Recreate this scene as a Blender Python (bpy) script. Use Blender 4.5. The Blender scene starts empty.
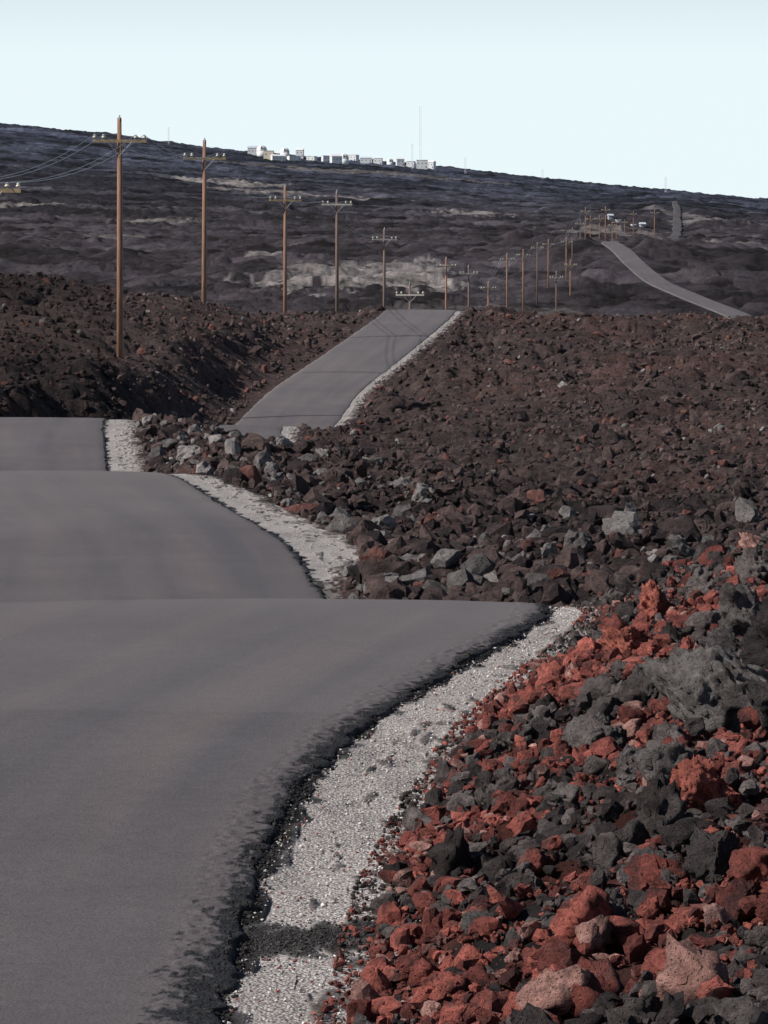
import bpy, math, time
import numpy as np
from mathutils import Vector, noise as mnoise
T0=time.time()
rng=np.random.default_rng(11)
scene=bpy.context.scene

# ------------------------------------------------------------------ noise
def hash2(ix,iy,seed):
    h=(ix.astype(np.int64)*374761393+iy.astype(np.int64)*668265263+seed*2246822519)&0xffffffff
    h=((h^(h>>13))*1274126177)&0xffffffff
    h^=(h>>16)
    return (h&0xffffff)/float(0x1000000)
def vnoise(x,y,seed=0):
    fx=np.floor(x);fy=np.floor(y)
    tx=x-fx;ty=y-fy
    tx=tx*tx*(3-2*tx);ty=ty*ty*(3-2*ty)
    ix=fx.astype(np.int64);iy=fy.astype(np.int64)
    a=hash2(ix,iy,seed);b=hash2(ix+1,iy,seed);c=hash2(ix,iy+1,seed);d=hash2(ix+1,iy+1,seed)
    return ((a*(1-tx)+b*tx)*(1-ty)+(c*(1-tx)+d*tx)*ty)*2-1
def fbm(x,y,seed=0,o=4):
    s=0;a=0.5
    for i in range(o):
        s=s+a*vnoise(x*2**i+17.3*i,y*2**i-9.1*i,seed+i);a*=0.5
    return s
def lumps(x,y,size,seed):
    """clinker-like field of blocks; returns height 0..1 and random id"""
    u=x/size+0.35*vnoise(x/size*2.3,y/size*2.3,seed+50)
    v=y/size+0.35*vnoise(x/size*2.3+31,y/size*2.3+7,seed+51)
    iu=np.floor(u).astype(np.int64);iv=np.floor(v).astype(np.int64)
    best=np.zeros_like(u);idd=np.full_like(u,0.5)
    for dx in (-1,0,1):
        for dy in (-1,0,1):
            cx=iu+dx;cy=iv+dy
            px=cx+hash2(cx,cy,seed);py=cy+hash2(cx,cy,seed+1)
            r=0.45+0.45*hash2(cx,cy,seed+2)
            h=0.35+0.65*hash2(cx,cy,seed+3)
            d2=((u-px)**2+(v-py)**2)/(r*r)
            b=h*np.sqrt(np.clip(1-d2,0,1))
            m=b>best
            best=np.where(m,b,best)
            idd=np.where(m,hash2(cx,cy,seed+4),idd)
    return best,idd
def sstep(a,b,x):
    t=np.clip((x-a)/(b-a),0,1);return t*t*(3-2*t)
def pchip(xk,yk,x):
    xk=np.array(xk,float);yk=np.array(yk,float)
    h=np.diff(xk);dl=np.diff(yk)/h
    m=np.zeros_like(yk)
    for i in range(1,len(xk)-1):
        if dl[i-1]*dl[i]>0:
            w1=2*h[i]+h[i-1];w2=h[i]+2*h[i-1]
            m[i]=(w1+w2)/(w1/dl[i-1]+w2/dl[i])
    m[0]=dl[0];m[-1]=dl[-1]
    x=np.clip(x,xk[0],xk[-1])
    i=np.clip(np.searchsorted(xk,x)-1,0,len(xk)-2)
    t=(x-xk[i])/h[i]
    return ((1+2*t)*(1-t)**2*yk[i]+t*(1-t)**2*h[i]*m[i]+t*t*(3-2*t)*yk[i+1]+t*t*(t-1)*h[i]*m[i+1])

# ------------------------------------------------------------------ road alignment (metres: forward, sideways, height)
ROAD=[(-5,-2.8,-1.65),(6,-2.75,-1.93),(13,-2.63,-2.03),(16,-2.59,-1.93),(20,-2.36,-1.76),(24,-1.65,-1.59),(28,-0.92,-1.435),
(31,-0.85,-1.60),(36,-1.7,-2.4),(42,-2.62,-2.1),(50,-3.3,-1.75),(56,-4.15,-1.54),(65,-5.6,-1.17),(69,-6.2,-1.25),(76,-7.2,-1.78),
(85,-7.94,-1.445),(105,-9.37,-.47),(110,-9.6,-.6),(122,-8.8,-2.8),(132,-6.7,-2.5),(140,-5.8,-1.58),(150,-5.85,-.95),(157,-5.1,-2.1),
(165,-4.0,-.9),(180,-3.3,.225),(200,-1.0,2.25),(225,1.6,4.6),(235,2.3,5.28),(245,3.0,5.15),(270,6,4.2),(350,20,4.7),(450,38,6.0),
(550,51,8.5),(600,56,10.8),(650,57.8,13.6),(700,53.5,18.2),(750,50.6,22.6),(800,50.0,27.4),(850,49.7,32.4),(900,51,35.3),(1200,82,47),
(1500,109,61),(1900,139,83),(2500,183,119),(3300,240,165),(4000,300,205),(5200,390,262)]
RD=[r[0] for r in ROAD]
def road_x(Y): return pchip(RD,[r[1] for r in ROAD],Y)
def road_z(Y): return pchip(RD,[r[2] for r in ROAD],Y)
def road_hw(Y): return np.interp(Y,[0,300,600,900,1400,2500,6000],[2.05,2.05,2.2,2.0,1.6,2.0,2.0])
def verge_w(Y): return np.interp(Y,[0,13,16,20,24,28,36,42,45,48,52,56,65,85,105,130,140,150,157,165,235,260],[.5,.55,.62,.75,.6,.45,.1,.1,.25,.8,.85,.75,.6,.75,.75,.6,.5,.5,.6,.35,.3,.05])

# ------------------------------------------------------------------ land relief: image pixel columns / rows at chosen distances, converted to heights
COLS=np.array([-800,0,100,200,300,400,500,600,680,768,1600],float)
TAB=[
(30,[640,640,640,640,640,640,625,615,610,600,590]),
(36,[660,660,660,660,660,640,614,606,602,596,575]),
(45,[590,590,590,590,585,576,578,576,572,566,545]),
(60,[510,510,510,505,515,530,538,538,536,534,520]),
(80,[478,478,478,474,482,502,512,509,506,503,495]),
(110,[425,425,428,441,468,480,478,472,469,467,455]),
(140,[386,388,400,434,458,456,443,438,435,432,425]),
(165,[336,340,350,382,418,420,408,403,400,398,390]),
(185,[292,298,308,338,372,384,374,371,368,366,360]),
(205,[272,280,289,305,338,352,344,345,345,344,342]),
(235,[290,300,305,313,318,316,315,319,321,323,325]),
(270,[328,330,332,334,335,335,335,335,335,335,335]),
(350,[343]*11),(450,[345]*11),(520,[340]*11),
(600,[322,320,320,320,320,320,322,326,329,330,330]),
(650,[308,308,308,308,306,308,310,314,316,318,318]),
(750,[283,283,283,280,276,280,286,286,283,287,292]),
(850,[262,262,262,260,254,260,264,250,254,262,268]),
(1200,[236,236,237,238,240,242,243,242,242,246,252]),
(2000,[205,206,208,212,216,220,224,225,223,230,242]),
(3500,[155,160,168,176,182,188,196,202,202,212,230]),
(5000,[112,123,132,147,157,163,173,184,192,201,212]),
(5600,[150,150,160,170,180,190,200,210,214,220,230]),
(9000,[300]*11)]
SD=np.linspace(math.log(25),math.log(9000),700)
SB=np.linspace(-800,1600,481)
_D=np.array([t[0] for t in TAB],float)
_Z=np.array([[(400-p)/4000*t[0] for p in t[1]] for t in TAB])
_zc=np.array([[0.0]*len(SB)]*len(_D))
for i in range(len(_D)): _zc[i]=np.interp(SB,COLS,_Z[i])
Dg=np.exp(SD)
ELEV=np.zeros((len(SD),len(SB)))
for j in range(len(SB)): ELEV[:,j]=np.interp(Dg,_D,_zc[:,j])/Dg
def blur(a,n,axis):
    k=np.hanning(n+2)[1:-1];k/=k.sum()
    pad=[(0,0),(0,0)];pad[axis]=(n//2,n//2)
    ap=np.pad(a,pad,mode='edge')
    return np.apply_along_axis(lambda v:np.convolve(v,k,mode='valid'),axis,ap)
ELEV=blur(blur(ELEV,9,0),13,1)
def natural(X,Y):
    Ys=np.clip(Y,26,8900)
    s=(np.log(Ys)-SD[0])/(SD[1]-SD[0]);b=(384+4000*X/Ys-SB[0])/(SB[1]-SB[0])
    s=np.clip(s,0,len(SD)-1.001);b=np.clip(b,0,len(SB)-1.001)
    i=s.astype(int);j=b.astype(int);fs=s-i;fb=b-j
    e=(ELEV[i,j]*(1-fs)+ELEV[i+1,j]*fs)*(1-fb)+(ELEV[i,j+1]*(1-fs)+ELEV[i+1,j+1]*fs)*fb
    return e*Ys
def land_base(X,Y):
    xc=road_x(Y);zr=road_z(Y);hw=road_hw(Y);dx=X-xc
    gw=verge_w(Y)
    o=dx-hw-gw
    bank=np.where(o>0,0.78*(1-np.exp(-np.clip(o,0,None)/1.8)),0)
    bankl=np.where(-dx-hw>0.3,0.3*(1-np.exp(-np.clip(-dx-hw-0.3,0,None)/3)),0)
    near=zr-0.05+bank+bankl
    t=sstep(31,37,Y)
    nat=near*(1-t)+natural(X,Y)*t
    go=np.where(dx>0,hw+gw,hw+0.25)
    bl=np.where(Y<32,0.3,0.8+0.018*np.minimum(Y,1500))
    w=sstep(0,1,(np.abs(dx)-go+0.1)/bl)
    w=np.maximum(w,sstep(3100,3400,Y))
    low=zr-(0.05+np.clip((Y-200)*0.0004,0,1.0))
    return low*(1-w)+nat*w,dx,hw,gw,go
OCT=[(0.10,.045,0,30,1,1),(0.3,.13,0,150,.7,2),(0.75,.24,0,380,.2,3),(1.9,.42,34,1000,0,4),
     (5,.95,40,2800,0,5),(15,1.9,260,9e3,0,6),(50,2.2,650,2e4,0,7),(170,4.,1500,3e4,0,8)]
def land(X,Y,color=False):
    z,dx,hw,gw,go=land_base(X,Y)
    m=sstep(0,1,(np.abs(dx)-go-0.02)/np.where(Y<34,0.35,1.1+0.004*Y))
    m=np.maximum(m,sstep(3100,3400,Y))
    R=0.85+0.7*fbm(X/14,Y/20,90,3)
    sm=sstep(-16,-12,dx)*(1-sstep(-3,-1,dx))*sstep(150,165,Y)*(1-sstep(235,250,Y))
    R=np.clip(R*(1-0.4*sm),0.3,1.3)
    near=1-sstep(31,37,Y)
    h=np.zeros_like(z)
    for (size,amp,d0,d1,nf,sd) in OCT:
        wt=(1-sstep(d1*0.7,d1,Y))
        if d0>0: wt=wt*sstep(d0,d0*1.25,Y)
        if sd==3: wt=wt*(.55+.45*sstep(80,140,Y))
        wt=wt*(1-near*(1-nf))
        a=np.nonzero(wt>0)
        hh=np.zeros_like(z);ii=np.full_like(z,.5)
        if len(a[0]):
            l,q=lumps(X[a],Y[a],size,100*sd)
            hh[a]=(l-0.42)*amp*wt[a];ii[a]=q
        h+=hh
        if color:
            if sd==3: id3=ii
            if sd==5: id5=ii
            if sd==2: id2=ii
            if sd==4: id4=ii
            if sd==6: id6=ii
            if sd==7: id7=ii
    z=z+h*m*R
    z=z+m*fbm(X/3.1,Y/3.1,60,4)*0.28*(1-near*0.85)
    z=z+m*sstep(500,800,Y)*fbm(X/7,Y/10,61,3)*1.8
    z=z+(1-m)*0.012*vnoise(X*6,Y*3,66)*(np.abs(dx)>hw)
    if not color: return z
    dark=np.array([.032,.025,.026]);brown=np.array([.094,.066,.060]);red=np.array([.122,.068,.057]);grey=np.array([.12,.10,.094])
    n1=np.clip(0.5+1.2*fbm(X/9,Y/16,20,4),0,1)
    n2=sstep(0.0,.45,fbm(X/6+50,Y/14,30,4)+0.05*(X>0))
    mixid=np.clip(0.5*n1+0.5*(id3-.5)+.45*(id2-.5)+0.2*(id5-.5)+.24,0,1)[...,None]
    c=dark*(1-mixid)+brown*mixid
    c=c*(1-0.5*n2[...,None])+red*(0.5*n2[...,None])
    g=(id2>0.9)[...,None]*0.5
    c=c*(1-g)+grey*g
    bl=(sstep(120,135,Y)*(1-sstep(205,225,Y))*(1-sstep(-70,-56,(X/Y*1000)+8*fbm(X/5,Y/9,5,3))))[...,None]
    c=c*(1-0.5*bl)
    c=c*(1-0.5*sm[...,None])+np.array([.098,.070,.064])*0.5*sm[...,None]
    nb=(near*sstep(0,.1,dx-hw-gw))[...,None]
    cin=np.array([.14,.048,.037])*(0.4+0.9*id2[...,None]);  # ground colour lowered between the rocks, painting in the shade of the gaps
    tt=sstep(-.1,.25,fbm(X*1.6,Y*0.8,43,3))[...,None]
    cin=cin*(tt)+np.array([.04,.033,.032])*(1-tt)
    c=c*(1-nb)+cin*nb
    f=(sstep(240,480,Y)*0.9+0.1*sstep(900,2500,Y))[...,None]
    n3=np.clip(.5+1.5*fbm(X/110,Y/130,77,6),0,1)[...,None]
    kk=sstep(1800,2800,Y)
    sp=(.10+.7*id6+.7*id5*(1-kk)+.45*id7*kk+1.1*fbm(X/22,Y/24,79,4))[...,None]
    sp=np.clip(sp,.10,2)
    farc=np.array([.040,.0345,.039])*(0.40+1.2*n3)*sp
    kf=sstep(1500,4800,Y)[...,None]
    farc=farc*(1-kf)+np.array([.052,.058,.084])*(0.45+1.0*n3)*sp*kf  # cooler, paler with distance: aerial haze painted into the ground colour
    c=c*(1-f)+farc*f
    def patch(bx,by,wx,wy,s):
        q=((X-bx)/wx)**2+((Y-by)/wy)**2
        return (1-sstep(.45,1.0,q+1.5*fbm(X/(wx*.3),Y/(wy*.3),s,5)+.8*fbm(X/(wx*.06),Y/(wy*.1),s+9,2)))
    pt=np.zeros_like(z)
    for (b,D,wb,wD,s,st) in [(-8,745,25,48,1,.8),(-25,850,11,30,12,.6),(5,800,12,35,13,.6),(-38,3050,16,140,2,.75),(-22,2650,24,90,3,.65),(22,2250,12,90,4,.6),
                             (-66,1150,8,50,5,.35),(-92,1900,12,120,6,.55),(-55,1500,14,60,26,.35),(62,1500,18,120,7,.45),(80,2000,9,120,8,.45),(84,1080,12,40,9,.3),(-5,4100,40,120,21,.35),(30,640,30,22,22,.25),
                             (72,1350,5,90,31,.35),(74,2300,4,260,33,.35)]:
        pt=np.maximum(pt,st*patch(b/1000*D,D,wb/1000*D,wD,s))
    pt=pt[...,None]
    c=c*(1-pt)+np.array([.28,.25,.235])*(.35+.7*id6[...,None]+.6*id5[...,None])*pt
    e=0.09*fbm(X*5,Y*2.5,81,3)+0.05*vnoise(X*20,Y*9,84)
    gm=sstep(-.1,.0,dx-hw)*(1-sstep(-.03,.07+.0006*Y,dx-hw-gw-e*(1.5+.02*Y)))*(1-sstep(243,250,Y))
    gm=np.maximum(gm,.55*(1-sstep(.4,1.2,((dx-hw-1.3)/.8)**2+((Y-48)/3.5)**2+1.2*fbm(X*2,Y,85,4)))*(dx>hw))
    gm=gm*(1-.8*(1-sstep(.3,1,np.abs(Y-39)/7)))
    lost=sstep(.15,.5,fbm(X*9,Y*4,91,3)+sstep(-.35,.1,dx-hw-gw)*.4)
    gm=gm*(1-.55*lost*(dx-hw>0.25))
    yc=14.95+0.25*(X+0.25)+.10*vnoise(X*6,Y*0+3,88)
    spl=(1-sstep(.20,.34,np.abs(Y-yc)+.10*vnoise(X*16,Y*8,89)))*(dx>hw-.1)*(1-sstep(.05,.16,X+.04*vnoise(Y*9,X*9,4)))
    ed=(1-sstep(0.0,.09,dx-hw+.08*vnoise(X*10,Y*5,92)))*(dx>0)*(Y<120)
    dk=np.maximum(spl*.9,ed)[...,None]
    gm3=gm[...,None]
    gcol=np.array([.54,.495,.465])*(.9+.25*fbm(X*1.2,Y*.6,95,3)[...,None])
    c=c*(1-gm3)+gcol*gm3
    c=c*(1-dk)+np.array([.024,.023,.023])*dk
    gm=gm*(1-dk[...,0])
    return z,np.clip(c,0.004,1),gm

# ------------------------------------------------------------------ helpers
def make_mesh(name,verts,faces,mat=None,smooth=True,cols=None,attrs=None):
    me=bpy.data.meshes.new(name)
    n=faces.shape[1]
    me.vertices.add(len(verts));me.vertices.foreach_set("co",np.ascontiguousarray(verts,dtype=np.float32).ravel())
    me.loops.add(faces.size);me.loops.foreach_set("vertex_index",np.ascontiguousarray(faces,dtype=np.int32).ravel())
    me.polygons.add(len(faces));me.polygons.foreach_set("loop_start",np.arange(0,faces.size,n,dtype=np.int32))
    me.update(calc_edges=True)
    if smooth: me.shade_smooth()
    else: me.shade_flat()
    if cols is not None:
        a=me.attributes.new("Col",'FLOAT_COLOR','POINT')
        cc=np.ones((len(verts),4),np.float32);cc[:,:3]=cols
        a.data.foreach_set("color",cc.ravel())
    if attrs:
        for k,v in attrs.items():
            a=me.attributes.new(k,'FLOAT','POINT');a.data.foreach_set("value",np.ascontiguousarray(v,dtype=np.float32).ravel())
    if mat: me.materials.append(mat)
    ob=bpy.data.objects.new(name,me);scene.collection.objects.link(ob)
    return ob
def new_mat(name):
    m=bpy.data.materials.new(name);m.use_nodes=True
    nt=m.node_tree;b=nt.nodes["Principled BSDF"]
    return m,nt,b
def N(nt,t,**kw):
    n=nt.nodes.new(t)
    for k,v in kw.items():
        if hasattr(n,k): setattr(n,k,v)
        else: n.inputs[k.replace('_',' ')].default_value=v
    return n
def math_n(nt,op,a,b=None,c=None):
    n=nt.nodes.new('ShaderNodeMath');n.operation=op
    for i,v in enumerate((a,b,c)):
        if v is None: continue
        if isinstance(v,(int,float)): n.inputs[i].default_value=v
        else: nt.links.new(v,n.inputs[i])
    return n.outputs[0]
def maprange(nt,v,a,b,c,d):
    n=nt.nodes.new('ShaderNodeMapRange')
    nt.links.new(v,n.inputs[0])
    for i,q in zip((1,2,3,4),(a,b,c,d)): n.inputs[i].default_value=q
    return n.outputs[0]
def vscale(nt,col,f):
    n=nt.nodes.new('ShaderNodeVectorMath');n.operation='SCALE'
    nt.links.new(col,n.inputs[0]);nt.links.new(f,n.inputs['Scale']);return n.outputs[0]

def ground_mat():
    m,nt,b=new_mat("lava_ground")
    L=nt.links.new
    tc=N(nt,'ShaderNodeTexCoord');at=N(nt,'ShaderNodeAttribute',attribute_name="Col");ga=N(nt,'ShaderNodeAttribute',attribute_name="gravel")
    n1=N(nt,'ShaderNodeTexNoise',Scale=7.0,Detail=8.0,Roughness=.75);L(tc.outputs['Object'],n1.inputs['Vector'])
    n2=N(nt,'ShaderNodeTexNoise',Scale=0.9,Detail=6.0,Roughness=.65);L(tc.outputs['Object'],n2.inputs['Vector'])
    f=maprange(nt,n1.outputs[0],.3,.7,.25,1.85)
    f2=maprange(nt,n2.outputs[0],.3,.7,.6,1.4)
    ff=math_n(nt,'MULTIPLY',f,f2)
    v=N(nt,'ShaderNodeTexVoronoi',Scale=75.0);L(tc.outputs['Object'],v.inputs['Vector'])
    sep=N(nt,'ShaderNodeSeparateColor');L(v.outputs['Color'],sep.inputs[0])
    g1=maprange(nt,sep.outputs[0],0,1,.45,1.35)
    g2=maprange(nt,v.outputs['Distance'],.3,.75,1.0,.55)
    gg=math_n(nt,'MULTIPLY',g1,g2)
    mx=N(nt,'ShaderNodeMix');L(ga.outputs['Fac'],mx.inputs[0]);L(ff,mx.inputs[2]);L(gg,mx.inputs[3])
    L(vscale(nt,at.outputs['Color'],mx.outputs[0]),b.inputs['Base Color'])
    b.inputs['Roughness'].default_value=.95;b.inputs['Specular IOR Level'].default_value=.15
    h=math_n(nt,'MULTIPLY',math_n(nt,'SUBTRACT',1.0,ga.outputs['Fac']),math_n(nt,'MULTIPLY',n1.outputs[0],.24))
    h2=math_n(nt,'MULTIPLY',ga.outputs['Fac'],math_n(nt,'MULTIPLY',v.outputs['Distance'],-.009))
    bu=N(nt,'ShaderNodeBump');bu.inputs['Strength'].default_value=1.0;bu.inputs['Distance'].default_value=1.0
    L(math_n(nt,'ADD',h,h2),bu.inputs['Height']);L(bu.outputs[0],b.inputs['Normal'])
    return m
def rock_mat(name,scale,dist,vari=0.0):
    m,nt,b=new_mat(name);L=nt.links.new
    tc=N(nt,'ShaderNodeTexCoord');at=N(nt,'ShaderNodeAttribute',attribute_name="Col")
    n1=N(nt,'ShaderNodeTexNoise',Scale=scale,Detail=12.0,Roughness=.8);L(tc.outputs['Object'],n1.inputs['Vector'])
    wv=N(nt,'ShaderNodeVectorMath',operation='ADD');L(tc.outputs['Object'],wv.inputs[0])
    wn=N(nt,'ShaderNodeTexNoise',Scale=scale*2.5,Detail=3.0);L(tc.outputs['Object'],wn.inputs['Vector'])
    sc=N(nt,'ShaderNodeVectorMath',operation='SCALE');L(wn.outputs['Color'],sc.inputs[0]);sc.inputs['Scale'].default_value=.5/scale;L(sc.outputs[0],wv.inputs[1])
    v=N(nt,'ShaderNodeTexVoronoi',Scale=scale*3.2);L(wv.outputs[0],v.inputs['Vector'])
    v2=N(nt,'ShaderNodeTexVoronoi',Scale=scale*7.5);L(wv.outputs[0],v2.inputs['Vector'])
    n2=N(nt,'ShaderNodeTexNoise',Scale=scale*.45,Detail=5.0,Roughness=.65);L(tc.outputs['Object'],n2.inputs['Vector'])
    pit=math_n(nt,'MULTIPLY',maprange(nt,v.outputs['Distance'],0.0,.34,.35,1.12),maprange(nt,v2.outputs['Distance'],0.0,.3,.55,1.08))
    f=math_n(nt,'MULTIPLY',maprange(nt,n1.outputs[0],.3,.7,.45,1.75),maprange(nt,n2.outputs[0],.3,.7,.72,1.35))
    f=math_n(nt,'MULTIPLY',f,pit)
    base=vscale(nt,at.outputs['Color'],f)
    if vari>0:
        n3=N(nt,'ShaderNodeTexNoise',Scale=scale*.3,Detail=6.0,Roughness=.7);L(wv.outputs[0],n3.inputs['Vector'])
        mx=N(nt,'ShaderNodeMix',data_type='RGBA');L(math_n(nt,'MULTIPLY',maprange(nt,n3.outputs[0],.49,.59,0,1),vari),mx.inputs[0]);L(base,mx.inputs[6]);mx.inputs[7].default_value=(.055,.040,.039,1)
        base=mx.outputs[2]
        n4=N(nt,'ShaderNodeTexNoise',Scale=scale*.22,Detail=7.0,Roughness=.75);L(tc.outputs['Object'],n4.inputs['Vector'])
        mx2=N(nt,'ShaderNodeMix',data_type='RGBA');L(math_n(nt,'MULTIPLY',pit,maprange(nt,n4.outputs[0],.56,.70,0,.42)),mx2.inputs[0]);L(base,mx2.inputs[6]);mx2.inputs[7].default_value=(.32,.235,.22,1)
        base=mx2.outputs[2]
    L(base,b.inputs['Base Color'])
    b.inputs['Roughness'].default_value=.95;b.inputs['Specular IOR Level'].default_value=.15
    h=math_n(nt,'ADD',n1.outputs[0],math_n(nt,'MULTIPLY',pit,.40))
    bu=N(nt,'ShaderNodeBump');bu.inputs['Strength'].default_value=1.0;bu.inputs['Distance'].default_value=dist
    L(h,bu.inputs['Height']);L(bu.outputs[0],b.inputs['Normal'])
    return m
M_ground=ground_mat();M_cinder=rock_mat("cinder_rock",20.0,.065,.68);M_rock=rock_mat("lava_rock",9.0,.12);M_chip=rock_mat("gravel_stone",40.0,.006)

# ------------------------------------------------------------------ terrain sheet
def geom(a,b,r): return list(np.exp(np.linspace(math.log(a),math.log(b),max(2,int(math.log(b/a)/r)),endpoint=False)))
Yr=np.array(geom(2.5,10,.02)+geom(10,36,.0036)+geom(36,250,.0018)+geom(250,560,.006)+geom(560,1100,.0022)+geom(1100,5300,.0032)+geom(5300,9000,.03)+[9000])
inner=np.arange(-104,104.01,.30)/1000
ko=(np.linspace(0,1,56)[1:])**1.7
nr=len(Yr)
Xi=Yr[:,None]*inner[None,:]
ext=(Yr*0.55+9)[:,None]*ko[None,:]
Xg=np.concatenate([(-.104*Yr[:,None]-ext)[:,::-1],Xi,(.104*Yr[:,None]+ext)],axis=1)
Yg=np.repeat(Yr[:,None],Xg.shape[1],axis=1)
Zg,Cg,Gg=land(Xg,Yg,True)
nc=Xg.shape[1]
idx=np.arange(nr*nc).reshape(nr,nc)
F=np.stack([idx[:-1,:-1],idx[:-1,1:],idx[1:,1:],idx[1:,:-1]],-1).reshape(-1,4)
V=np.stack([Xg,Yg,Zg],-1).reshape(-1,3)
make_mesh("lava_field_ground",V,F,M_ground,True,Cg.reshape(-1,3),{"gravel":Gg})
# the same plain carrying on beside and behind the viewpoint
gx,gy=np.meshgrid(np.linspace(-600,600,121),np.concatenate([np.linspace(-600,-20,50),np.linspace(-18,2.4,20)]))
gz=-2.15+.6*fbm(gx/25,gy/25,300,4)*sstep(6,40,np.hypot(gx,gy))
idx=np.arange(gx.size).reshape(gx.shape)
F=np.stack([idx[:-1,:-1],idx[:-1,1:],idx[1:,1:],idx[1:,:-1]],-1).reshape(-1,4)
make_mesh("lava_plain",np.stack([gx,gy,gz],-1).reshape(-1,3),F,M_ground,True,np.tile([.06,.045,.042],(gx.size,1)),{"gravel":np.zeros(gx.size)})
print("terrain",time.time()-T0)

# ------------------------------------------------------------------ road
def road_mat():
    m,nt,b=new_mat("asphalt");L=nt.links.new
    tc=N(nt,'ShaderNodeTexCoord')
    ac=N(nt,'ShaderNodeAttribute',attribute_name="across");al=N(nt,'ShaderNodeAttribute',attribute_name="along");ed=N(nt,'ShaderNodeAttribute',attribute_name="edge")
    di=N(nt,'ShaderNodeAttribute',attribute_name="dust_sheen")
    cb=N(nt,'ShaderNodeCombineXYZ');L(math_n(nt,'MULTIPLY',ac.outputs['Fac'],1.8),cb.inputs[0]);L(math_n(nt,'MULTIPLY',al.outputs['Fac'],.07),cb.inputs[1])
    s1=N(nt,'ShaderNodeTexNoise',Scale=1.0,Detail=3.0,Roughness=.5);L(cb.outputs[0],s1.inputs['Vector'])
    s2=N(nt,'ShaderNodeTexNoise',Scale=.55,Detail=6.0,Roughness=.6);L(tc.outputs['Object'],s2.inputs['Vector'])
    g=N(nt,'ShaderNodeTexNoise',Scale=90.0,Detail=3.0,Roughness=.8);L(tc.outputs['Object'],g.inputs['Vector'])
    g3=N(nt,'ShaderNodeTexNoise',Scale=9.0,Detail=6.0,Roughness=.7);L(tc.outputs['Object'],g3.inputs['Vector'])
    mx=N(nt,'ShaderNodeMix',data_type='RGBA')
    L(maprange(nt,s1.outputs[0],.3,.7,0,1.0),mx.inputs[0])
    mx.inputs[6].default_value=(.090,.083,.088,1);mx.inputs[7].default_value=(.132,.111,.106,1)
    mul=math_n(nt,'MULTIPLY',maprange(nt,g.outputs[0],.3,.7,.45,1.55),maprange(nt,s2.outputs[0],.3,.7,.9,1.1))
    mul=math_n(nt,'MULTIPLY',mul,maprange(nt,g3.outputs[0],.3,.7,.9,1.1))
    c1=vscale(nt,mx.outputs[2],mul)
    m2=N(nt,'ShaderNodeMix',data_type='RGBA');L(di.outputs['Fac'],m2.inputs[0]);L(c1,m2.inputs[6]);m2.inputs[7].default_value=(.23,.212,.204,1)
    v=N(nt,'ShaderNodeTexVoronoi',Scale=70.0);L(tc.outputs['Object'],v.inputs['Vector'])
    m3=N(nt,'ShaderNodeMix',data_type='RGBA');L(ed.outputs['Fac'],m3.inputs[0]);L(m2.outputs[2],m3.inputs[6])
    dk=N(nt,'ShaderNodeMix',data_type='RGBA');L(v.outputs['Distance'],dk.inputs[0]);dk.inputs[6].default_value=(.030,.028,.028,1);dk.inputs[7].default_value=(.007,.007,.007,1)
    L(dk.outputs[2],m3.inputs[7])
    L(m3.outputs[2],b.inputs['Base Color'])
    b.inputs['Roughness'].default_value=.72;b.inputs['Specular IOR Level'].default_value=.35
    h=math_n(nt,'ADD',math_n(nt,'MULTIPLY',g.outputs[0],.006),math_n(nt,'MULTIPLY',ed.outputs['Fac'],math_n(nt,'MULTIPLY',v.outputs['Distance'],-.012)))
    bu=N(nt,'ShaderNodeBump');bu.inputs['Strength'].default_value=.8;bu.inputs['Distance'].default_value=1.0
    L(h,bu.inputs['Height']);L(bu.outputs[0],b.inputs['Normal'])
    return m
yr=np.array(geom(2,10,.01)+geom(10,36,.0011)+geom(36,260,.0022)+geom(260,560,.01)+geom(560,3150,.003))
off=np.concatenate([np.linspace(-1,.72,22),np.linspace(.735,1,44)])
xc=road_x(yr);zr=road_z(yr);hw=road_hw(yr)
rag=(.035*fbm(yr*2.2,yr*0,201,4)+.03*vnoise(yr*9,yr*0,202)+.05*fbm(yr*.5,yr*0+9,204,2))*(yr<300)
ragl=(.06*fbm(yr*2.2,yr*0+4,207,4))*(yr<300)
fr=sstep(1100,1400,yr)
rag=rag+fr*1.1*fbm(yr*.03,yr*0,231,4);ragl=ragl+fr*1.1*fbm(yr*.03,yr*0+5,233,4)
Xr=[];Zr=[];AC=[]
for o in off:
    q=hw*o+np.where(o>0,rag*o**4,ragl*o**4)
    z=zr+.03*(1-o*o)-.012
    if o>.9: z=z-.02*((o-.9)/.1)**2+ (yr<40)*.006*vnoise(yr*25,np.full_like(yr,o*60),205)
    Xr.append(xc+q);Zr.append(z);AC.append(q)
Xr=[Xr[0]-.05]+Xr+[Xr[-1]+.05];Zr=[Zr[0]-.15-.0008*yr]+Zr+[Zr[-1]-.09-.0008*yr];AC=[AC[0]]+AC+[AC[-1]]
Xr=np.array(Xr).T;Zr=np.array(Zr).T;AC=np.array(AC).T
Yrr=np.repeat(yr[:,None],Xr.shape[1],1)
Zr=Zr+.012*fbm(Xr*.8,Yrr*.5,208,3)
sd=AC-hw[:,None]
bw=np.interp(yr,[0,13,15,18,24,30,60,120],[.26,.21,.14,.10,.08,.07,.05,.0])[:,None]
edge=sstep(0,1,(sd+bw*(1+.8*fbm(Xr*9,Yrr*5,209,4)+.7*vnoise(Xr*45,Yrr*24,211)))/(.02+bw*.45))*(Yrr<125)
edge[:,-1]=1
seam=np.zeros_like(Xr)
for ys in (191.0,): seam[np.argmin(abs(yr-ys)),3:-3]=.5
edge=np.maximum(edge,seam)
edge=np.maximum(edge,np.clip(sstep(1050,1350,Yrr)*(.42+.5*fbm(Xr/4,Yrr/25,241,3)),0,.8))
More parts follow.
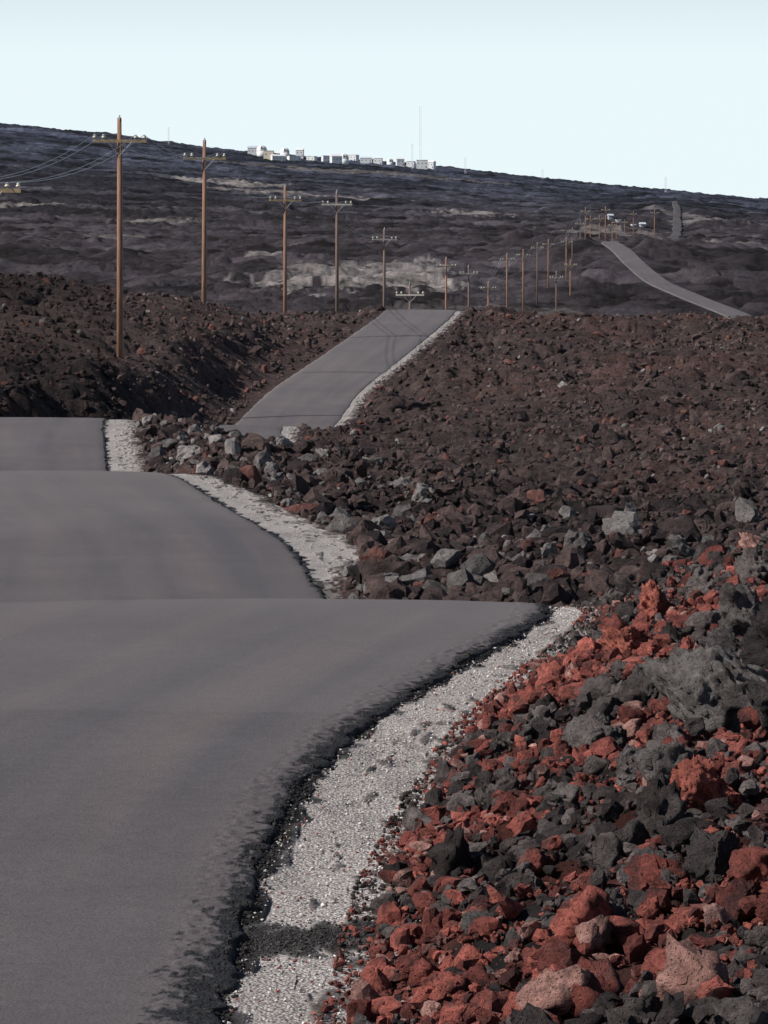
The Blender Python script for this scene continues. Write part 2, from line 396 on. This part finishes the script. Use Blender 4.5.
dust_sheen=np.interp(Yrr,[0,16,25,28.5,32,40,46,55,64,68,80,90,104,110,150,180,230,300,560,760,1300,1600,2400],[.0,.0,.08,.18,.0,0,.03,.15,.30,.1,.03,.10,.16,.1,.08,.2,.18,.1,.0,.08,.1,.1,.05])  # road dust, plus crest sheen and slope shading painted into the asphalt tone
dust_sheen=np.clip(dust_sheen+.18*fbm(Xr/3,Yrr/7,222,3)*(dust_sheen>.05)+.25*fbm(Xr/6,Yrr/20,223,3)*(Yrr>560),0,1)
idx=np.arange(Xr.size).reshape(Xr.shape)
F=np.stack([idx[:-1,:-1],idx[:-1,1:],idx[1:,1:],idx[1:,:-1]],-1).reshape(-1,4)
make_mesh("asphalt_road",np.stack([Xr,Yrr,Zr],-1).reshape(-1,3),F,road_mat(),True,None,{"across":AC,"along":Yrr,"edge":edge,"dust_sheen":dust_sheen})

# ------------------------------------------------------------------ rocks
import bmesh
def ico(sub):
    bm=bmesh.new();bmesh.ops.create_icosphere(bm,subdivisions=sub,radius=1.0)
    v=np.array([p.co[:] for p in bm.verts]);f=np.array([[q.index for q in p.verts] for p in bm.faces]);bm.free();return v,f
ICO={s:ico(s) for s in (1,2,3,4,5)}
def rock_shape(sub,seed,cut=.5,rough=.30,jag=1.0):
    """faceted clinker: warped ball, chopped by random planes, then roughened with ridges, pits and spurs"""
    r=np.random.default_rng(seed)
    v,f=ICO[sub];v=v.copy()
    o=Vector((seed*3.7,seed*1.3,0))
    out=[]
    for p in v:
        P=Vector(p)
        a=mnoise.noise(P*1.2+o)*.8+mnoise.noise(P*2.7+o)*.5
        out.append(P*(1+a*rough*1.8))
    v=np.array([q[:] for q in out])
    for k in range(r.integers(8,13)):
        n=r.normal(size=3);n/=np.linalg.norm(n);h=r.uniform(cut,.95)
        d=v@n;ex=np.clip(d-h,0,None);v-=ex[:,None]*n*.97
    if sub>=2:
        out=[]
        for p in v:
            P=Vector(p);a=0
            w=P+Vector((mnoise.noise(P*3+o),mnoise.noise(P*3-o),mnoise.noise(P*3+o*2)))*.25
            a+=mnoise.noise(w*3.6+o)*.42-abs(mnoise.noise(w*2.9+o*1.7))*.5
            if sub>=3: a+=mnoise.noise(w*8.3+o)*.28-abs(mnoise.noise(w*6+o*2))*.40
            if sub>=4: a+=mnoise.noise(w*17+o)*.20-abs(mnoise.noise(w*12+o*2))*.26
            if sub>=5: a+=mnoise.noise(w*35+o)*.12-abs(mnoise.noise(w*26+o*2))*.15
            out.append(P*(1.12+a*rough*1.6*jag))
        v=np.array([q[:] for q in out])
    v*=np.array([r.uniform(.7,1.3),r.uniform(.65,1.1),r.uniform(.6,1.0)])
    return v,f
VAR={s:[rock_shape(s,100*s+k,rough=.32 if s>1 else .5,jag={1:1,2:1.35,3:1.25,4:.95,5:.8}[s]) for k in range({1:18,2:20,3:18,4:12,5:8}[s])] for s in (1,2,3,4,5)}
def rotmats(n):
    q=rng.normal(size=(n,4));q/=np.linalg.norm(q,axis=1)[:,None]
    w,x,y,z=q.T
    return np.stack([1-2*(y*y+z*z),2*(x*y-z*w),2*(x*z+y*w),2*(x*y+z*w),1-2*(x*x+z*z),2*(y*z-x*w),2*(x*z-y*w),2*(y*z+x*w),1-2*(x*x+y*y)],-1).reshape(n,3,3)
def scatter(name,groups,mat,smooth):
    VV=[];FF=[];CC=[];o=0
    for (sub,pos,size,col,flat) in groups:
        n=len(pos)
        if n==0: continue
        R=rotmats(n);var=rng.integers(0,len(VAR[sub]),n)
        for k in range(len(VAR[sub])):
            s=np.nonzero(var==k)[0]
            if len(s)==0: continue
            v,f=VAR[sub][k]
            w=np.einsum('nij,vj->nvi',R[s],v)*size[s][:,None,None]
            w[...,2]*=flat
            w+=pos[s][:,None,:]
            nv=len(v)
            VV.append(w.reshape(-1,3));CC.append(np.repeat(col[s],nv,axis=0))
            FF.append((f[None]+(np.arange(len(s))*nv)[:,None,None]).reshape(-1,3)+o)
            o+=nv*len(s)
    return make_mesh(name,np.concatenate(VV),np.concatenate(FF),mat,smooth,np.concatenate(CC))

def near_cols(x,y,n,bias=0):
    t=fbm(x*1.1,y*.7,43,3)*1.3+rng.normal(size=n)*.22+.24*sstep(16.5,22,y)-.12
    red=t>bias
    k=rng.random(n)[:,None]
    cr=np.array([.14,.044,.037])*(1-k)+np.array([.48,.145,.112])*k
    pk=(rng.random(n)<.10)[:,None]
    cr=np.where(pk,np.array([.46,.25,.21]),cr)
    cg=np.array([.040,.032,.032])*(1-k)+np.array([.19,.162,.152])*k**1.4
    return np.where(red[:,None],cr,cg)
def near_pts(n,d0=10.5,d1=33.5,spread=4.5,inset=0.0,pw=1.0):
    y=rng.uniform(d0,d1,n)
    o=spread*rng.random(n)**pw+inset
    x=road_x(y)+road_hw(y)+verge_w(y)+o
    return x,y,o
G=[];G2=[]
x,y,o=near_pts(17000,10.5,30,3.0,-.20,1.4)
s=rng.lognormal(math.log(.011),.4,len(x)).clip(.005,.022)
G.append((1,np.stack([x,y,land(x,y)+s*.6],-1),s,near_cols(x,y,len(x)),.9))
for (n,d0,d1,sub) in ((10500,10.5,22,2),(9500,22,33,1)):
    x,y,o=near_pts(n,d0,d1,3.6,-.06,1.25)
    s=rng.lognormal(math.log(.022),.48,len(x)).clip(.009,.06)
    G.append((sub,np.stack([x,y,land(x,y)+s*.8],-1),s,near_cols(x,y,len(x)),.95))
scatter("cinder_rubble",G,M_cinder,False)
x,y,o=near_pts(1250,10.5,33,3.8,.10,1.0)
s=rng.lognormal(math.log(.055),.40,len(x)).clip(.03,.12)
G2.append((3,np.stack([x,y,land(x,y)+s*.6],-1),s,near_cols(x,y,len(x),.02),.95))
x,y,o=near_pts(170,10.5,33,4.0,.45,.85)
s=rng.lognormal(math.log(.115),.28,len(x)).clip(.08,.21)
cc=near_cols(x,y,len(x),.12);gr=rng.random(len(x))<.5
cc=np.where(gr[:,None],np.array([.13,.113,.108])*rng.uniform(.3,1.4,len(x))[:,None],cc)
G2.append((4,np.stack([x,y,land(x,y)+s*.45],-1),s,cc,.95))
B=[(1.50,18.3,.31,(.18,.165,.155)),(1.27,19.8,.18,(.12,.105,.10)),(1.02,18.4,.12,(.15,.14,.135)),(1.22,15.6,.17,(.44,.14,.105)),
   (1.05,17.0,.12,(.17,.15,.145)),(1.78,16.6,.24,(.036,.032,.032)),(.72,16.6,.09,(.09,.08,.08)),(1.50,14.6,.14,(.13,.065,.06)),(1.95,21.5,.20,(.14,.125,.12)),
   (1.35,22.3,.14,(.46,.15,.11)),(2.35,25.5,.20,(.16,.14,.13)),(.35,14.2,.09,(.13,.12,.115)),(1.15,13.9,.13,(.07,.06,.058)),(.62,18.9,.08,(.15,.13,.13)),(2.05,19.6,.28,(.045,.04,.04)),
   (.85,15.4,.10,(.09,.08,.08)),(.75,13.3,.12,(.12,.105,.10)),(1.75,20.4,.16,(.11,.10,.10)),(1.7,25.0,.15,(.44,.14,.105)),(.95,14.3,.11,(.10,.09,.09)),(1.72,17.4,.20,(.05,.045,.045)),(1.45,13.6,.15,(.06,.05,.05))]
bx=np.array([b[0] for b in B]);by=np.array([b[1] for b in B]);bs=np.array([b[2] for b in B]);bc=np.array([b[3] for b in B])
G2.append((5,np.stack([bx,by,land(bx,by)+bs*.45],-1),bs,bc,.95))
scatter("cinder_boulders",G2,M_cinder,True)

n=6000
y=rng.uniform(10.5,32,n);x=road_x(y)+road_hw(y)+rng.random(n)*(verge_w(y)+.1)
s=rng.lognormal(math.log(.006),.35,n).clip(.003,.015)
k=rng.random(n)[:,None];c=np.array([.34,.31,.29])*(1-k)+np.array([.62,.57,.53])*k
rr=rng.random(n);c[rr<.10]=(.28,.09,.07);c[(rr>.10)&(rr<.17)]=(.08,.07,.07)
sp=(np.abs(y-14.95-.25*(x+.25))<.3)&(x<.1);c[sp]=(.05,.046,.046)
scatter("verge_gravel",[(1,np.stack([x,y,land(x,y)+s*.4],-1),s,c,.8)],M_chip,False)
n=5200
y=rng.uniform(10.5,32,n)**1.0;x=road_x(y)+road_hw(y)+rng.normal(size=n)*.032+.005
s=rng.lognormal(math.log(.008),.4,n).clip(.004,.020)
z=np.where(x<road_x(y)+road_hw(y)-.01,road_z(y)-.03,land(x,y))+s*.3
c=np.array([[.020,.019,.019]])*rng.uniform(.6,2.4,n)[:,None]
n2=1500;x2=rng.uniform(-.55,.08,n2);y2=14.95+.25*(x2+.25)+rng.normal(size=n2)*.17;s2=rng.uniform(.003,.009,n2)
c2=np.array([[.035,.032,.032]])*rng.uniform(.6,2.2,n2)[:,None]
scatter("asphalt_crumbs",[(1,np.stack([x,y,z],-1),s,c,.8),(1,np.stack([x2,y2,land(x2,y2)+s2*.3],-1),s2,c2,.8)],M_chip,False)

def off_road(x,y,m=.1):
    dx=x-road_x(y);hw=road_hw(y)
    return (dx>hw+verge_w(y)+m)|(dx<-hw-.35)
def lava_cols(x,y,n,light=.15):
    k=rng.random(n)[:,None]
    c=np.array([.032,.025,.026])*(1-k)+np.array([.115,.080,.073])*k
    rd=rng.random(n)<.06;c[rd]=np.array([.155,.072,.060])
    lg=rng.random(n)<light;c[lg]=np.array([.22,.20,.19])*rng.uniform(.5,1.4,lg.sum())[:,None]
    return c
n=56000
y=np.exp(rng.uniform(math.log(35),math.log(245),n));b=rng.uniform(-.125,.125,n);x=b*y
k=off_road(x,y,.3);x=x[k];y=y[k];n=len(x)
s=(rng.lognormal(math.log(.055),.5,n)*(.6+y/120)).clip(.025,.34)
c=lava_cols(x,y,n,.025)
dkl=((x/y)<-.068)&(y>120);c[dkl]*=.5
G=[(1,np.stack([x,y,land(x,y)+s*.15],-1),s,c,.95)]
n=6000
y=rng.uniform(36,112,n);o=rng.gamma(2.0,.9,n)+.05;x=road_x(y)+road_hw(y)+verge_w(y)+o
s=rng.lognormal(math.log(.07),.5,n).clip(.03,.24)
G.append((2,np.stack([x,y,land(x,y)+s*.4],-1),s,lava_cols(x,y,n,.15),.95))
n=480
y=rng.uniform(42,106,n);o=rng.uniform(.3,5,n);x=road_x(y)+road_hw(y)+verge_w(y)+o
s=rng.lognormal(math.log(.14),.34,n).clip(.09,.32)
G.append((3,np.stack([x,y,land(x,y)+s*.4],-1),s,lava_cols(x,y,n,.35),.95))
scatter("lava_rocks",G,M_rock,False)
print("rocks",time.time()-T0)

# ------------------------------------------------------------------ utility poles
def simple_mat(name,col,rough=.7,var=.3,scale=3.0,metal=0,stretch=None):
    m,nt,b=new_mat(name);L=nt.links.new
    tc=N(nt,'ShaderNodeTexCoord');mp=N(nt,'ShaderNodeMapping');L(tc.outputs['Object'],mp.inputs[0])
    if stretch: mp.inputs['Scale'].default_value=stretch
    n1=N(nt,'ShaderNodeTexNoise',Scale=scale,Detail=6.0);L(mp.outputs[0],n1.inputs['Vector'])
    rgb=N(nt,'ShaderNodeRGB');rgb.outputs[0].default_value=(*col,1)
    L(vscale(nt,rgb.outputs[0],maprange(nt,n1.outputs[0],.3,.7,1-var,1+var)),b.inputs['Base Color'])
    b.inputs['Roughness'].default_value=rough;b.inputs['Metallic'].default_value=metal
    return m
M_wood=simple_mat("pole_wood",(.26,.138,.088),.85,.4,4,0,(6,6,.4))
M_wood2=simple_mat("weathered_pole_wood",(.16,.107,.083),.85,.4,4,0,(6,6,.4))
M_arm=simple_mat("crossarm_wood",(.42,.31,.18),.8,.25,5)
M_arm2=simple_mat("pale_crossarm",(.58,.54,.46),.8,.15,5)
M_ins=simple_mat("insulator_porcelain",(.8,.76,.62),.3,.05)
M_steel=simple_mat("galvanised_steel",(.42,.43,.44),.5,.1)
M_wire=simple_mat("wire",(.30,.31,.34),.4,.05)
M_white=simple_mat("white_paint",(.8,.8,.78),.6,.06,.2)
M_glass=simple_mat("window_dark",(.16,.17,.19),.3,.05)
M_tan=simple_mat("tan_wall",(.68,.58,.46),.8,.1,.3)
M_grey=simple_mat("grey_wall",(.40,.40,.42),.8,.1,.3)
M_roof=simple_mat("roof_metal",(.55,.60,.64),.5,.1,.3)
def bm_cyl(bm,p0,p1,r0,r1,seg,mi):
    p0=Vector(p0);p1=Vector(p1);d=(p1-p0).normalized()
    a=d.orthogonal().normalized();c=d.cross(a)
    A=[bm.verts.new(p0+(a*math.cos(t)+c*math.sin(t))*r0) for t in [2*math.pi*i/seg for i in range(seg)]]
    B=[bm.verts.new(p1+(a*math.cos(t)+c*math.sin(t))*r1) for t in [2*math.pi*i/seg for i in range(seg)]]
    for i in range(seg):
        f=bm.faces.new((A[i],A[(i+1)%seg],B[(i+1)%seg],B[i]));f.material_index=mi;f.smooth=seg>6
    f=bm.faces.new(A[::-1]);f.material_index=mi
    f=bm.faces.new(B);f.material_index=mi
def bm_box(bm,c,s,mi,rz=0):
    vs=[]
    for dz in (-1,1):
        for dx,dy in ((-1,-1),(1,-1),(1,1),(-1,1)):
            vs.append(bm.verts.new((c[0]+dx*s[0]/2,c[1]+dy*s[1]/2,c[2]+dz*s[2]/2)))
    for q in ((3,2,1,0),(4,5,6,7),(0,1,5,4),(1,2,6,5),(2,3,7,6),(3,0,4,7)):
        f=bm.faces.new([vs[i] for i in q]);f.material_index=mi
def bm_obj(name,bm,mats,loc=(0,0,0),rz=0):
    bmesh.ops.recalc_face_normals(bm,faces=bm.faces)
    me=bpy.data.meshes.new(name);bm.to_mesh(me);bm.free()
    for m in mats: me.materials.append(m)
    ob=bpy.data.objects.new(name,me);ob.location=loc;ob.rotation_euler=(0,0,rz);scene.collection.objects.link(ob);return ob
H=9.6;ARM=H-.95
def pole_mesh():
    bm=bmesh.new()
    bm_cyl(bm,(0,0,-3),(0,0,H),.145,.088,14,0)
    bm_cyl(bm,(0,0,H),(0,0,H+.05),.088,.02,14,0)
    bm_box(bm,(0,-.155,ARM),(2.2,.11,.13),1)
    for s in (-1,1):
        bm_cyl(bm,(s*.50,-.22,ARM-.03),(s*.04,-.17,ARM-.55),.014,.014,6,3)
    for xx in (-1.02,-.66,.66,1.02):
        bm_cyl(bm,(xx,-.16,ARM+.06),(xx,-.16,ARM+.15),.016,.016,6,3)
        bm_cyl(bm,(xx,-.16,ARM+.13),(xx,-.16,ARM+.18),.08,.08,10,2)
        bm_cyl(bm,(xx,-.16,ARM+.18),(xx,-.16,ARM+.27),.055,.045,10,2)
    bm_cyl(bm,(0,-.13,H-.1),(0,-.13,H+.12),.03,.03,6,3)
    bm_cyl(bm,(.145,0,0),(.105,0,ARM-.1),.012,.012,5,3)
    return bm
first=bm_obj("utility_pole",pole_mesh(),[M_wood,M_arm,M_ins,M_steel])
me2=first.data.copy();me2.materials[0]=M_wood2;me2.materials[1]=M_arm2
PO=[(130,-397,238,.05),(165,-264,281,.1),(208,-180,259,.12),(272,-99,213,.16),(292,-47,208,.1),(350,0,171,.2),(430,62,142,.25),(480,85,134,.2),(545,104,118,.3)]
PB=[(311,26,117,.0),(585,123,146,.3),(622,139,150,.3),(680,153,157,.3),(722,164,160,.3),(640,172,128,.2),(760,182,162,.3),(820,188,172,.2),(700,186,140,.2),(880,196,180,.2),(905,201,192,.2),(960,206,184,.2),(960,221,193,.2),
    (1040,215,184,.2),(1300,249,188,.2),(1100,270,190,.2),(1250,232,180,.1),(1400,240,180,.1),(1010,228,178,.1)]
tops=[]
for i,(D,b,e,rz) in enumerate(PO+PB):
    ob=first if i==0 else bpy.data.objects.new("utility_pole",me2 if i in (4,5,9,7,12,14,16,18) else first.data)
    if i: scene.collection.objects.link(ob)
    X=D*b/4000;Z=D*e/4000
    g=float(land_base(np.array([X]),np.array([float(D)]))[0][0])
    if g<Z-H-2.2: Z=g+H
    tilt=0.0 if i==1 else rng.normal()*.004
    ob.location=(X,D,Z-H);ob.rotation_euler=(rng.normal()*.005,tilt,rz)
    tops.append((X,D,Z-H,rz))
cu=bpy.data.curves.new("power_lines",'CURVE');cu.dimensions='3D';cu.bevel_depth=.015;cu.bevel_resolution=0
line=[(-42,104,-3.2,.3)]+[tops[i] for i in range(9)]
line2=[tops[i] for i in (8,10,11,12,13,15,16,18,19)]
for Ln in (line,line2):
    for a,b in zip(Ln[:-1],Ln[1:]):
        for off_ in (-1.02,-.66,.66,1.02):
            A=Vector((a[0]+off_*math.cos(a[3]),a[1]+off_*math.sin(a[3])-.17,a[2]+ARM+.26));Bq=Vector((b[0]+off_*math.cos(b[3]),b[1]+off_*math.sin(b[3])-.17,b[2]+ARM+.26))
            sp=cu.splines.new('POLY');sp.points.add(15)
            L_=(Bq-A).length
            for k in range(16):
                t=k/15;P=A.lerp(Bq,t);P.z-=4*t*(1-t)*L_*.013
                sp.points[k].co=(*P,1)
cu.materials.append(M_wire)
ob=bpy.data.objects.new("power_lines",cu);scene.collection.objects.link(ob)

# ------------------------------------------------------------------ far buildings, domes, masts
def ground_at(X,Y): return float(land(np.array([X]),np.array([float(Y)]))[0])
def building(name,D,b,w,d,h,kind,wall=M_white,roof=M_white,rz=0):
    bm=bmesh.new()
    bm_box(bm,(0,0,h/2-2),(w,d,h+4),0)
    if kind=='gable':
        v=[bm.verts.new(p) for p in ((-w/2-.3,-d/2-.3,h+.01),(w/2+.3,-d/2-.3,h+.01),(w/2+.3,d/2+.3,h+.01),(-w/2-.3,d/2+.3,h+.01),(-w/2-.3,0,h+d*.28),(w/2+.3,0,h+d*.28))]
        for q in ((0,1,5,4),(2,3,4,5),(0,4,3),(1,2,5),(3,2,1,0)):
            f=bm.faces.new([v[i] for i in q]);f.material_index=1
    else: bm_box(bm,(0,0,h+.16),(w+.5,d+.5,.3),1)
    nwin=max(1,int(w/4))
    for i in range(nwin):
        xx=-w/2+(i+.5)*w/nwin
        bm_box(bm,(xx,-d/2-.02,h*.6),(w/nwin*.3,.08,h*.13),2)
    bm_box(bm,(w*.36,-d/2-.03,min(1.0,h*.4)),(min(1.0,w*.2),.1,min(2.1,h*.8)),2)
    X=D*b/4000
    bm_obj(name,bm,[wall,roof,M_glass],(X,D,ground_at(X,D)+.1),rz)
def dome(D,b,r,h):
    bm=bmesh.new();bm_cyl(bm,(0,0,-3),(0,0,h),r,r,20,0)
    nU=20;nV=6;rows=[]
    for j in range(nV):
        t=j/nV*math.pi/2
        rows.append([bm.verts.new((r*1.04*math.cos(t)*math.cos(2*math.pi*i/nU),r*1.04*math.cos(t)*math.sin(2*math.pi*i/nU),h+.02+r*1.04*math.sin(t))) for i in range(nU)])
    top=bm.verts.new((0,0,h+r*1.04))
    for j in range(nV-1):
        for i in range(nU):
            f=bm.faces.new((rows[j][i],rows[j][(i+1)%nU],rows[j+1][(i+1)%nU],rows[j+1][i]));f.material_index=1;f.smooth=True
    for i in range(nU): bm.faces.new((rows[-1][i],rows[-1][(i+1)%nU],top)).material_index=1
    bm_box(bm,(0,-r*.98,h+r*.35),(r*.3,.4,r*.8),2)
    X=D*b/4000;bm_obj("telescope_dome",bm,[M_white,M_white,M_glass],(X,D,ground_at(X,D)))
def mast(D,b,h,w):
    bm=bmesh.new();t=.13 if D>3000 else .08
    n=int(h/(w*1.6))
    P=[(math.cos(a)*w*.58,math.sin(a)*w*.58) for a in (0,2.094,4.189)]
    for i in range(3):
        p,q=P[i],P[(i+1)%3]
        bm_cyl(bm,(*p,-5),(*p,h),t,t,4,0)
        for k in range(n):
            z0=k*h/n;z1=(k+1)*h/n
            bm_cyl(bm,(*p,z0),(*q,z1),t*.6,t*.6,3,0)
    X=D*b/4000;bm_obj("radio_mast",bm,[M_white],(X,D,ground_at(X,D)))
R2=np.random.default_rng(5)
blds=[(-131,12,9),(-122,9,12),(-115,11,10),(-106,16,6),(-99,9,11),(-90,14,5),(-84,9,8),(-72,10,7),(-58,9,7),(-48,12,9),(-40,9,11),(-31,12,7),(-18,14,6),(-6,10,7),(6,12,8),(16,9,7),(27,9,6),(38,13,9),(47,9,7)]
for i,(b,w,h) in enumerate(blds):
    D=4620+R2.uniform(-80,250)
    if i in (1,4,10,14): dome(D,b,h*.5,h*.6)
    else: building("observatory_building",D,b,w,7+R2.uniform(0,4),h,'gable' if i%3==0 else 'flat',M_tan if i in(2,) else M_white,M_white if i%4 else M_roof,R2.uniform(-.4,.4))
mast(4600,36,72,2.4);mast(4600,81,18,2.0);mast(4800,158,14,2.0);mast(4400,281,18,2.0);mast(4600,28,30,1.6);mast(4700,-215,22,1.6)
for (D,b,w,d,h,kd,wl,rf) in [(1950,226,2.2,3,1.2,'gable',M_grey,M_roof),(1900,234,2.0,3,1.3,'flat',M_white,M_roof),
     (1800,249,1.6,3,1.1,'flat',M_white,M_white),(1780,258,2.2,3,1.2,'gable',M_grey,M_roof)]:
    building("observatory_shed",D,b,w,d,h,kd,wl,rf,.15)

# ------------------------------------------------------------------ light, sky, camera
az=math.radians(252);el=math.radians(40)
sd_=Vector((math.sin(az)*math.cos(el),math.cos(az)*math.cos(el),math.sin(el)))
su=bpy.data.lights.new("sun",'SUN');su.energy=5.0;su.angle=math.radians(.5);su.color=(1,.955,.91)
so=bpy.data.objects.new("sun",su);so.rotation_euler=(-sd_).to_track_quat('-Z','Y').to_euler();so.location=(-20,0,30);scene.collection.objects.link(so)
w=bpy.data.worlds.new("World");scene.world=w;w.use_nodes=True
nt=w.node_tree;bg=nt.nodes["Background"];sk=nt.nodes.new('ShaderNodeTexSky');sk.sky_type='NISHITA';sk.sun_disc=False
sk.sun_elevation=el;sk.sun_rotation=az;sk.altitude=2500;sk.air_density=1.0;sk.dust_density=.8;sk.ozone_density=1.0
tc=nt.nodes.new('ShaderNodeTexCoord');sx=nt.nodes.new('ShaderNodeSeparateXYZ');nt.links.new(tc.outputs['Generated'],sx.inputs[0])
hz=maprange(nt,sx.outputs[2],.085,.18,1.0,0.0)
mxw=nt.nodes.new('ShaderNodeMix');mxw.data_type='RGBA';nt.links.new(math_n(nt,'MULTIPLY',hz,.97),mxw.inputs[0])
nt.links.new(sk.outputs[0],mxw.inputs[6]);mxw.inputs[7].default_value=(14.0,16.0,16.6,1)
mxg=nt.nodes.new('ShaderNodeMix');mxg.data_type='RGBA'   # dark land below the horizon
nt.links.new(maprange(nt,sx.outputs[2],-.03,-.005,1.0,0.0),mxg.inputs[0]);nt.links.new(mxw.outputs[2],mxg.inputs[6]);mxg.inputs[7].default_value=(.9,.8,.8,1)
nt.links.new(mxg.outputs[2],bg.inputs[0]);bg.inputs[1].default_value=.06
cam=bpy.data.cameras.new("camera");cam.sensor_fit='VERTICAL';cam.sensor_height=36;cam.lens=4000/1024*36;cam.clip_start=.5;cam.clip_end=20000
co=bpy.data.objects.new("camera",cam);co.location=(0,0,0);co.rotation_euler=(math.radians(90)-math.atan(112/4000),0,0);scene.collection.objects.link(co);scene.camera=co
scene.view_settings.view_transform='Standard';scene.view_settings.look='None';scene.view_settings.exposure=0
print("done",time.time()-T0)
